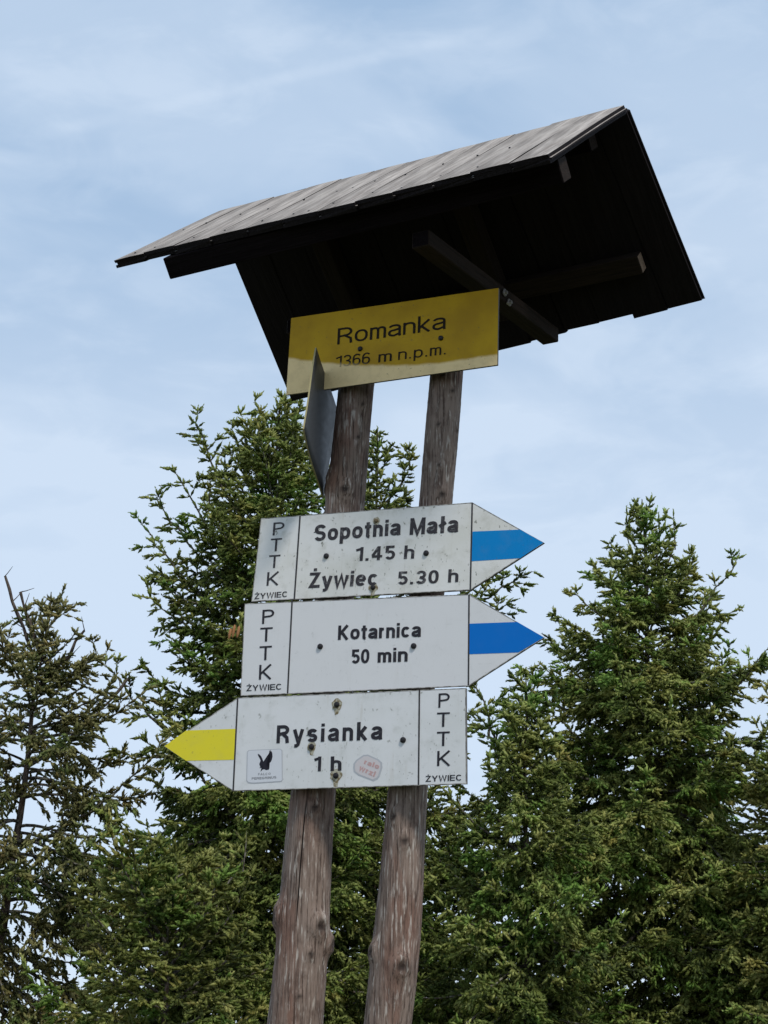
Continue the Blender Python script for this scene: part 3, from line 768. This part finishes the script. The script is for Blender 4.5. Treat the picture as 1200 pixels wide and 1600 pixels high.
# summit name sign
f = fr['Y']
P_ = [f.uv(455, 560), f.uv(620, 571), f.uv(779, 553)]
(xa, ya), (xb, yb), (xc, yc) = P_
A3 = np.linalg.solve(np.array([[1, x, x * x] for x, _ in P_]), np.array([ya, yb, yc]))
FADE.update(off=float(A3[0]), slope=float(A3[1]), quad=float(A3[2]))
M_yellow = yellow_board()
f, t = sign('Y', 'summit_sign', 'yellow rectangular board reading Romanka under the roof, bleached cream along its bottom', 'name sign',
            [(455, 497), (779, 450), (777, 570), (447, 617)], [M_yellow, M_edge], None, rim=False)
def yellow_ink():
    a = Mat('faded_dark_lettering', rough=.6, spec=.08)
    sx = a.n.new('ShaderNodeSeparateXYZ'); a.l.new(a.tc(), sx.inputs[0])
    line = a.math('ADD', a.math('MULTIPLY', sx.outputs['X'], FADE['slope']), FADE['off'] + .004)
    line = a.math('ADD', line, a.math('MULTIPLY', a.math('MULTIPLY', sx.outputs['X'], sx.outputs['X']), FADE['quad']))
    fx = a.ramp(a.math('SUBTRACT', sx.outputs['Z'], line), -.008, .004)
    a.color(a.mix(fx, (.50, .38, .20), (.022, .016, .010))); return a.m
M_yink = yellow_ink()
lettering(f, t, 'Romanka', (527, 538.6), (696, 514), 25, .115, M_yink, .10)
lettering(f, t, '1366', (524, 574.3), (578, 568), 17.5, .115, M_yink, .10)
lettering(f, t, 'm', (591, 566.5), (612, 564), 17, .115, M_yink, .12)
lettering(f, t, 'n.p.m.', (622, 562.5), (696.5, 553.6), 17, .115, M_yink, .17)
for p in ((563, 545.3), (689, 528.5)): bolt(f, t, *p, r=.0058)

# diamond plate nailed to the left flank of the left log, seen from behind
q_ = (-.1396, 3.6789, 2.9295, -.2069, .0388, .4162, .1641)
DM = (Matrix.Rotation(q_[3], 3, 'Z') @ Matrix.Rotation(q_[4], 3, 'Y') @ Matrix.Rotation(q_[5], 3, 'X')).to_4x4(); DM.translation = q_[:3]
dt = thing('diamond_sign', 'grey backed square plate set on its corner, edge-on beside the left log', 'sign plate', DM)
_a = Mat('grey_metal_back', rough=.5, spec=.35, metal=.1)
_n = _a.noise(30, (1, 1, 3), 5, .65)
_a.color(_a.mix(_a.ramp(_n, .35, .7), (.040, .042, .045), (.058, .060, .062))); _a.l.new(_a.ramp(_n, .3, .7, .44, .54), _a.b.inputs['Roughness'])
M_yedge = Mat('tan_plate_edge', (.30, .26, .13), .5).m
s_ = q_[6]; bm = bmesh.new(); N_ = 8; grid = {}
for side_, xo in ((0, 0.0), (1, -.0035)):
    for i in range(N_ + 1):
        for j in range(N_ + 1):
            a, b = i / N_, j / N_        # square set on its corner
            yy = s_ * (a - b); zz = s_ * (1 - a - b)
            bow = .006 * ((yy / s_) ** 2 - .4) + .0015 * math.sin(zz * 30)
            grid[side_, i, j] = bm.verts.new((xo + bow, yy, zz))
for side_ in (0, 1):
    for i in range(N_):
        for j in range(N_):
            f_ = bm.faces.new([grid[side_, i, j], grid[side_, i + 1, j], grid[side_, i + 1, j + 1], grid[side_, i, j + 1]]); f_.material_index = side_
            f_.smooth = True
def rimf(a, b): f_ = bm.faces.new([grid[0, *a], grid[0, *b], grid[1, *b], grid[1, *a]]); f_.material_index = 1
for k in range(N_):
    rimf((k, 0), (k + 1, 0)); rimf((k, N_), (k + 1, N_)); rimf((0, k), (0, k + 1)); rimf((N_, k), (N_, k + 1))
bmesh.ops.recalc_face_normals(bm, faces=bm.faces)
from_bm('plate', bm, [_a.m, M_yedge], dt)

# ------------------------------------------------------------------ spruces
def norm(v): return v / (np.linalg.norm(v) + 1e-12)
class Tree:
    def __init__(s, seed):
        s.r = np.random.default_rng(seed); s.shoots = []; s.wood = []      # shoots: p0,p1,tint,scale
def tube(points, radii, sides=6):
    P = np.asarray(points, float); n = len(P)
    d = np.gradient(P, axis=0); d /= np.linalg.norm(d, axis=1)[:, None] + 1e-9
    ref = np.array([0, 0, 1.]) if abs(d[0][2]) < .9 else np.array([1., 0, 0])
    a = np.cross(d, ref); a /= np.linalg.norm(a, axis=1)[:, None] + 1e-9; b = np.cross(d, a)
    an = np.linspace(0, 2 * math.pi, sides, endpoint=False)
    V = P[:, None] + np.asarray(radii)[:, None, None] * (np.cos(an)[None, :, None] * a[:, None] + np.sin(an)[None, :, None] * b[:, None])
    idx = np.arange(n * sides).reshape(n, sides)
    q1_ = idx[:-1]; q2 = np.roll(idx, -1, 1)[:-1]; q3 = np.roll(idx, -1, 1)[1:]; q4 = idx[1:]
    return V.reshape(-1, 3), np.stack([q1_, q2, q3, q4], -1).reshape(-1, 4)
def join_tubes(ts_):
    vs, fs, o = [], [], 0
    for v, f_ in ts_: vs.append(v); fs.append(f_ + o); o += len(v)
    return np.concatenate(vs), np.concatenate(fs)
def mesh_np(name, V, Fq, mat, smooth=False):
    me = bpy.data.meshes.new(name); k = Fq.shape[1]
    me.vertices.add(len(V)); me.vertices.foreach_set('co', np.ascontiguousarray(V, dtype=np.float32).ravel())
    me.loops.add(Fq.size); me.loops.foreach_set('vertex_index', np.ascontiguousarray(Fq, dtype=np.int32).ravel())
    me.polygons.add(len(Fq)); me.polygons.foreach_set('loop_start', np.arange(0, Fq.size, k, dtype=np.int32))
    if smooth: me.polygons.foreach_set('use_smooth', np.ones(len(Fq), dtype=bool))
    me.materials.append(mat); me.update(calc_edges=True); me.validate()
    return me
def needles(S, K, seed, nl, nw):
    """S: (n, 9) p0(3) p1(3) tint thick needlescale -> triangle mesh arrays"""
    g = np.random.default_rng(seed); n = len(S)
    p0, p1, tint, sc = S[:, 0:3], S[:, 3:6], S[:, 6], S[:, 7]
    d = p1 - p0; L_ = np.linalg.norm(d, axis=1); d = d / (L_[:, None] + 1e-9)
    ref = np.where(np.abs(d[:, 2:3]) < .9, np.array([[0, 0, 1.]]), np.array([[1., 0, 0]]))
    a = np.cross(d, ref); a /= np.linalg.norm(a, axis=1)[:, None]; b = np.cross(d, a)      # b points mostly down/up
    t = (np.arange(K)[None] + g.uniform(0, 1, (n, K))) / K
    an = np.arange(K)[None] * 2.399 + g.uniform(0, 6.28, (n, 1)) + g.normal(0, .3, (n, K))
    rad = np.cos(an)[..., None] * a[:, None] + np.sin(an)[..., None] * b[:, None]
    rad[..., 2] += .25; 
    tilt = g.uniform(.75, 1.15, (n, K)) - .35 * t
    nd_ = d[:, None] * np.cos(tilt)[..., None] + rad * np.sin(tilt)[..., None]
    base = p0[:, None] + d[:, None] * (t * L_[:, None])[..., None] + rad * .002
    ln = nl * sc[:, None] * g.uniform(.75, 1.15, (n, K)) * (1 - .25 * t)
    tip = base + nd_ * ln[..., None]
    sd_ = np.cross(nd_, rad + g.normal(0, .5, rad.shape)); sd_ /= np.linalg.norm(sd_, axis=-1)[..., None] + 1e-9
    w_ = nw * sc[:, None, None] * .5
    mid_ = base * .5 + tip * .5
    V = np.stack([mid_ - sd_ * w_ - nd_ * ln[..., None] * .42, mid_ + sd_ * w_ - nd_ * ln[..., None] * .30, tip], 2).reshape(-1, 3)
    Fn = np.arange(len(V)).reshape(-1, 3)
    ti = np.repeat(np.clip(tint[:, None] + g.normal(0, .07, (n, K)) + .16 * (t - .5), 0, 1).reshape(-1), 3)
    # core: three-sided spindle
    cs = []
    for k in range(3):
        an3 = k * 2.094
        cs.append(a * math.cos(an3) + b * math.sin(an3))
    r0_ = .0165 * sc[:, None]
    Cv = np.stack([p0, p0 * .42 + p1 * .58 + cs[0] * r0_, p0 * .42 + p1 * .58 + cs[1] * r0_, p0 * .42 + p1 * .58 + cs[2] * r0_, p1 + d * .006], 1)
    o = len(V) + np.arange(n)[:, None, None] * 5
    fc_ = np.array([[0, 2, 1], [0, 3, 2], [0, 1, 3], [1, 2, 4], [2, 3, 4], [3, 1, 4]])[None] + o
    V = np.concatenate([V, Cv.reshape(-1, 3)]); Fn = np.concatenate([Fn, fc_.reshape(-1, 3)])
    ti = np.concatenate([ti, np.repeat(np.clip(tint - .10, 0, 1), 5)])
    return V, Fn, ti

def grow_branch(g, p, az, el, length, seg, wood, shoots, tint0, droop, upturn, dens, bare=0., depth=1, tips=True):
    """main limb in steps, with side twigs and sub-twigs; returns limb points"""
    d = np.array([math.sin(az) * math.cos(el), math.cos(az) * math.cos(el), math.sin(el)])
    n = max(2, int(round(length / seg))); pts = [p.copy()]; q = p.copy(); wander = g.normal(0, .05, 3)
    for i in range(n):
        f_ = (i + 1) / n
        d = norm(d + np.array([0, 0, -droop * (1 - f_) * .16 + upturn * f_ * .20]) + wander * .3 + g.normal(0, .06, 3))
        q = q + d * (length / n); pts.append(q.copy())
    P = np.array(pts)
    r0_ = .0035 + .011 * length
    wood.append(tube(P, np.linspace(r0_, .0028, len(P)), 5))
    tot_n = len(P)
    for i in range(1, tot_n):
        f_ = i / (tot_n - 1); dd = norm(P[i] - P[i - 1])
        if f_ > bare or f_ > .75:
            if f_ > .35: shoots.append((*P[i - 1], *P[i], np.clip(tint0 + (.22 if i == tot_n - 1 else 0) + g.normal(0, .08), 0, 1), 1.0))
        if f_ < bare * .8 and g.random() > .15: continue
        side = np.cross(dd, [0, 0, 1.]); side = norm(side)
        if abs(dd[2]) > .75: side = norm(np.cross(dd, g.normal(0, 1, 3)))
        for sgn in (-1, 1):
            for rep in range(1 if g.random() < .62 * dens else 2 if g.random() < .35 * dens else 0):
                tl = min(length * .48, (.09 + (1 - f_) * length * .55)) * g.uniform(.55, 1.1)
                ang_ = g.uniform(.65, 1.05)
                sd_ = norm(dd * math.cos(ang_) + side * sgn * math.sin(ang_) + np.array([0, 0, g.normal(.0, .22)]))
                b0 = P[i - 1] + (P[i] - P[i - 1]) * g.random()
                grow_twig(g, b0, sd_, tl, seg, wood, shoots, tint0, droop, dens, upturn)
        if g.random() < .30 * dens:
            vv = norm(dd * .6 + np.array([g.normal(0, .3), g.normal(0, .3), .7])); grow_twig(g, P[i], vv, seg * g.uniform(.8, 1.6), seg, wood, shoots, tint0 + .08, 0, dens, .3)
    return P
def grow_twig(g, p, d, length, seg, wood, shoots, tint0, droop, dens, upturn=0.):
    n = max(1, int(round(length / seg))); q = p.copy(); sl_ = length / n
    tw = np.clip(tint0 + g.normal(0, .16), 0, 1)
    pts = [q.copy()]
    for i in range(n):
        d = norm(d + np.array([0, 0, -droop * .20 + (upturn * .12)]) + g.normal(0, .09, 3))
        q2 = q + d * sl_
        last = i == n - 1
        shoots.append((*q, *q2, np.clip(tw + (.20 if last else 0) + g.normal(0, .06), 0, 1), g.uniform(.85, 1.1)))
        side = norm(np.cross(d, [0, 0, 1.]) + g.normal(0, .15, 3))
        for sgn in (-1, 1):
            if g.random() < .85 * dens:
                a_ = g.uniform(.6, 1.0)
                sd_ = norm(d * math.cos(a_) + side * sgn * math.sin(a_) + np.array([0, 0, -.45 * droop + g.normal(0, .2)]))
                l2 = seg * g.uniform(.6, 1.1)
                e = q2 + sd_ * l2 if not last else q2 * .35 + q * .65 + sd_ * l2
                s0_ = q2 if not last else q2 * .35 + q * .65
                shoots.append((*s0_, *e, np.clip(tw + .16 + g.normal(0, .07), 0, 1), g.uniform(.8, 1.0)))
                if n > 2 and i < n - 2 and g.random() < .45 * dens:
                    e2 = e + norm(sd_ + np.array([0, 0, -.3 * droop]) + g.normal(0, .2, 3)) * l2
                    shoots.append((*e, *e2, np.clip(tw + .2 + g.normal(0, .07), 0, 1), .95))
        q = q2; pts.append(q.copy())
    if n >= 2: wood.append(tube(np.array(pts), np.linspace(.0035, .0018, len(pts)), 3))

def spruce(label, apex_px, Y, profile, seed, mat, n_whorl_gap=.17, seg=.098, dens=1., lean=(0, 0), tint=.45, droop=1., upturn=1.,
           per=5, K=7, leaders=(), bare=.15, zmin=1.35, extra=(), dead=(), group='spruces behind the signpost', bend=(), nl=.031, nw=.0175, back=.4, top_el=1.05, cones=()):
    g = np.random.default_rng(seed)
    top = np.array(atY(*apex_px, Y)); H = top[2]
    base = np.array([top[0] + lean[0] * H, top[1] + lean[1] * H, -.15])
    t = thing('spruce_tree', label, 'spruce tree', Matrix.Translation(tuple(base + [0, 0, .15])), group)
    O = base + [0, 0, .15]
    n = 24; fs_ = np.linspace(0, 1, n)
    wob = np.cumsum(g.normal(0, .010, (n, 2)), axis=0); wob -= np.outer(fs_, wob[-1])
    TP = base + np.outer(fs_, top - base); TP[:, :2] += wob
    rad = .011 * (1 - fs_) * H * 1.15 + .004
    V, Fq = tube(TP - O, rad, 10)
    me = mesh_np('trunk', V, Fq, M_bark, True); o = bpy.data.objects.new('trunk', me); COL.objects.link(o); o.parent = t
    def trunk_at(z):
        return np.array([np.interp(z, TP[:, 2], TP[:, k]) for k in range(3)])
    shoots = []; nb = 0; twigs = []
    def add_branch(fn, name='branch', keep=True, m=M_twig):
        wood = []; fn(wood)
        V, Fq = join_tubes(wood); me = mesh_np(name, V - O, Fq, m, True)
        o = bpy.data.objects.new(name, me); COL.objects.link(o); o.parent = t
        return o
    # leader shoots at the very top
    z = H; k = 0
    def leader(tip, base_z_len):
        p = tip.copy()
        wood = []
        m = max(3, int(base_z_len / seg))
        for i in range(m):
            q = p - np.array([g.normal(0, .008), g.normal(0, .008), seg])
            shoots.append((*q, *p, tint + .1, .75 if i else .6))
            if i >= 1:
                for _ in range(g.integers(2, 5)):
                    az_ = g.uniform(0, 6.28); l_ = seg * (.55 + .28 * i) * g.uniform(.8, 1.2)
                    e_ = R(g.uniform(15, 50)); dd = np.array([math.sin(az_) * math.cos(e_), math.cos(az_) * math.cos(e_), math.sin(e_)])
                    grow_twig(g, p.copy(), dd, l_, seg, wood, shoots, tint, 0., .55, .4)
            p = q
        wood.append(tube(np.array([tip, tip * [1, 1, 1] - [0, 0, base_z_len * .5], p]), [.002, .004, .006], 5))
        return wood
    twigs += leader(top, .38)
    # whorls
    px_top = 0
    z = H - .22; prof_d = [q_[0] for q_ in profile]; prof_w = [q_[1] for q_ in profile]
    while z > zmin:
        dpt = H - z; wl = np.interp(dpt, prof_d, prof_w)
        nbz = per if dpt > .6 else 3
        a0 = g.uniform(0, 6.28)
        for b in range(nbz):
            az = a0 + b * 2 * math.pi / nbz + g.normal(0, .22)
            fac = 1.0 if math.cos(az) < .35 else back        # the far side can be thinner
            if math.cos(az) > .35 and g.random() > fac: continue
            ln = wl * g.uniform(.62, 1.12)
            if ln < .08: continue
            el = np.interp(dpt, [0, .5, 1.5, 3, 6], [top_el, .75, .38, .12, -.05]) + g.normal(0, .10)
            p = trunk_at(z + g.normal(0, .04))
            sb = min(bare * (1 if dpt > .8 else .3), .6)
            args = (g, p, az, el, ln, seg, None, shoots, tint + g.normal(0, .13), droop * min(1, dpt / 1.5), upturn, dens)
            add_branch(lambda wood, A_=args, sb=sb: grow_branch(A_[0], A_[1], A_[2], A_[3], A_[4], A_[5], wood, A_[7], A_[8], A_[9], A_[10], A_[11], sb))
        z -= n_whorl_gap * g.uniform(.8, 1.2) * (1 if dpt > .6 else .75)
    # individually placed limbs: from a trunk pixel height to a tip pixel
    for (zy, tip_px, dY, ddens, isdead) in extra:
        tip = np.array(atY(*tip_px, Y + dY)); src = trunk_at(np.array(atY(600, zy, Y))[2])
        v = tip - src; ln = np.linalg.norm(v); az = math.atan2(v[0], v[1]); el = math.asin(v[2] / ln)
        wood = []; n_ = max(3, int(ln / seg)); P = []
        sag = .10 * ln
        for i in range(n_ + 1):
            f_ = i / n_; q_ = src + v * f_; q_ = q_ + np.array([0, 0, -sag * math.sin(math.pi * f_)]) + g.normal(0, .012, 3) * (0 < i < n_); P.append(q_)
        P = np.array(P); wood.append(tube(P, (np.linspace(.020, .010, len(P)) * g.uniform(.7, 1.4, len(P))) if isdead else np.linspace(.008 + .009 * ln, .004, len(P)), 6))
        for i in range(1, n_ + 1):
            f_ = i / n_; dd = norm(P[i] - P[i - 1])
            if isdead:
                if g.random() < .8:
                    vv = norm(dd * .7 + g.normal(0, .6, 3)); wood.append(tube(np.array([P[i], P[i] + vv * .05, P[i] + vv * .12 + [0, 0, .01]]), [.005, .004, .002], 4))
                continue
            if f_ > .3: shoots.append((*P[i - 1], *P[i], tint, 1.))
            if f_ < .25: continue
            for _ in range(g.integers(2, 5)):
                if g.random() > ddens: continue
                side = norm(np.cross(dd, g.normal(0, 1, 3))); a_ = g.uniform(.6, 1.1)
                grow_twig(g, P[i].copy(), norm(dd * math.cos(a_) + side * math.sin(a_)), g.uniform(.12, .36) * (1.15 - f_ * .5), seg, wood, shoots, tint, .35, dens, .2)
        V, Fq = join_tubes(wood); me = mesh_np('dead_branch' if isdead else 'branch', V - O, Fq, M_bark if isdead else M_twig, True)
        o = bpy.data.objects.new('dead_branch' if isdead else 'branch', me); COL.objects.link(o); o.parent = t
    for (lx, ly, dz_) in leaders:
        tip = np.array(atY(lx, ly, Y + g.uniform(-.25, .1))); twigs += leader(tip, dz_)
        src = trunk_at(tip[2] - dz_ - .45); pts = np.array([src, (src + tip) / 2 * [1, 1, 1] - [0, 0, .12] + (tip - src) * [.2, .2, 0], tip - [0, 0, dz_ * .9], tip])
        twigs.append(tube(pts, [.012, .009, .005, .003], 5))
    V, Fq = join_tubes(twigs); me = mesh_np('leader', V - O, Fq, M_twig, True); o = bpy.data.objects.new('leader', me); COL.objects.link(o); o.parent = t
    S = np.array([s_[:8] for s_ in shoots])
    V, Fn, ti = needles(S, K, seed + 99, nl, nw)
    me = mesh_np('crown', V - O, Fn, mat, False)
    at = me.attributes.new('tint', 'FLOAT', 'POINT')
    if len(ti) == len(me.vertices): at.data.foreach_set('value', ti.astype(np.float32))
    o = bpy.data.objects.new('crown', me); COL.objects.link(o); o.parent = t; o['kind'] = 'stuff'
    for (cx, cy, dY, ln_) in cones:
        c_ = np.array(atY(cx, cy, Y + dY)) - O
        n_ = 9; prof = [.25, .75, .95, 1, 1, .95, .85, .6, .25]
        P = np.array([c_ - np.array([.002 * i, 0, ln_ * i / (n_ - 1)]) for i in range(n_)])
        rr = [.013 * q_ * (1.12 if i % 2 else .92) for i, q_ in enumerate(prof)]
        V, Fq = tube(P, rr, 9); me = mesh_np('cone', V, Fq, M_cone, False); o = bpy.data.objects.new('cone', me); COL.objects.link(o); o.parent = t
    STATS.append((label[:30], len(S), len(Fn)))
    return t
STATS = []
PR = [(0, .05), (.4, .24), (.9, .56), (1.5, .95), (2.2, 1.3), (3.0, 1.65), (4.5, 1.9), (7, 2.1)]
spruce('bright green spruce standing right of the arrow signs, its pointed top clear against the sky', (1003, 780), 16.0, PR, 21, M_needA,
       leaders=[(979, 790, .35), (1029, 800, .3), (1052, 795, .4), (1076, 850, .3)], tint=.50, per=8, lean=(-.005, 0), dens=1.1, n_whorl_gap=.155,
       extra=[(1010, (1146, 888), -.2, .8, False), (1160, (1198, 1015), -.5, .8, False), (1000, (902, 930), -.3, .8, False), (1100, (878, 1035), -.3, .8, False), (1190, (865, 1118), -.5, .8, False)])
PC = [(0, .12), (.3, .42), (.8, .70), (1.4, 1.0), (2.0, 1.1), (2.7, 1.05), (3.6, 1.5), (5, 1.8), (8, 1.9)]
spruce('tall bushy spruce behind the left ends of the arrow signs with many upright tops', (437, 626), 15.5, PC, 34, M_needA,
       leaders=[(405, 655, .5), (385, 668, .5), (420, 690, .4), (352, 700, .5), (330, 735, .4), (463, 660, .35)], tint=.43, per=8, lean=(-.02, 0), dens=1.05, n_whorl_gap=.165,
       extra=[(880, (306, 662), -.3, .7, False), (940, (275, 740), -.3, .6, False), (1010, (222, 820), -.2, .65, False), (1030, (236, 935), -.4, .8, False), (960, (245, 780), 0, .5, False),
              (1100, (262, 1000), -.5, .7, False), (1230, (165, 1040), -.3, .6, False), (1320, (250, 1085), -.5, .6, False)],
       cones=[(367, 976, -1.1, .11), (374, 978, -1.12, .10), (361, 982, -1.1, .09)])
PP = [(0, .06), (.4, .26), (.9, .45), (1.6, .8), (2.3, 1.05), (3.2, 1.1), (5, 1.3), (8, 1.4)]
spruce('narrow dark spruce seen between and behind the two logs', (590, 668), 16.5, PP, 47, M_needA, leaders=[(640, 690, .3)], tint=.36, per=5,
       extra=[(960, (832, 893), -.4, .8, False), (1010, (775, 880), 0, .7, False), (1040, (790, 945), -.2, .7, False), (800, (640, 720), 0, .8, False)])
PL = [(0, .06), (.4, .35), (.8, .65), (1.5, 1.0), (2.3, 1.25), (3.2, 1.35), (5, 1.4), (7, 1.4)]
spruce('thin scraggly spruce at the far left with bare lichened limbs at its top', (80, 925), 15.0, PL, 58, M_needC, n_whorl_gap=.15, dens=.92, tint=.42, per=6, lean=(-.07, 0), droop=1.5,
       bare=.3, K=7,
       extra=[(1040, (8, 900), 0, 0, True), (1030, (32, 925), -.1, 0, True), (1080, (132, 985), -.1, 0, True), (1200, (200, 1060), 0, 0, True), (1100, (2, 985), 0, .5, False),
              (1160, (215, 1090), -.3, .6, False), (1110, (150, 1020), -.2, .6, False), (1330, (240, 1180), -.4, .6, False), (1000, (95, 950), 0, .5, False), (1400, (180, 1290), -.3, .5, False)])
PM_ = [(0, .06), (.3, .26), (.8, .48), (1.4, .75), (2.2, 1.05), (3.5, 1.3), (6, 1.4)]
spruce('lower drooping spruce just right of the bottom arrow sign', (822, 1062), 14.5, PM_, 63, M_needA, tint=.42, per=7, dens=1.1, n_whorl_gap=.14, leaders=[(795, 1085, .25), (765, 1100, .3)], lean=(-.02, 0), droop=1.4,
       extra=[(1240, (740, 1050), 0, .7, False), (1330, (690, 1230), -.2, .8, False)])
spruce('spruce cut off by the right edge of the picture', (1232, 1040), 15.0, PM_, 71, M_needB, tint=.45, per=7, dens=1.1, n_whorl_gap=.15)
PF = [(0, .25), (.25, .70), (.7, 1.0), (1.3, 1.15), (2.2, 1.25), (4, 1.5), (6, 1.6)]
spruce('short broad olive spruce low on the left in front of the scraggly one', (275, 1325), 13.5, PF, 86, M_needB, tint=.46, per=6, dens=1.05, n_whorl_gap=.23, back=.4, leaders=[(215, 1345, .25), (385, 1300, .2), (140, 1400, .25)], top_el=.5)
spruce('low spruce filling the gap below the sign between log and right-hand trees', (700, 1300), 17.5, PF, 92, M_needA, tint=.40, per=6, dens=.95, n_whorl_gap=.20, back=.9)
for s_ in STATS: print('TREE', s_)
print('TOTAL tris', sum(s_[2] for s_ in STATS))
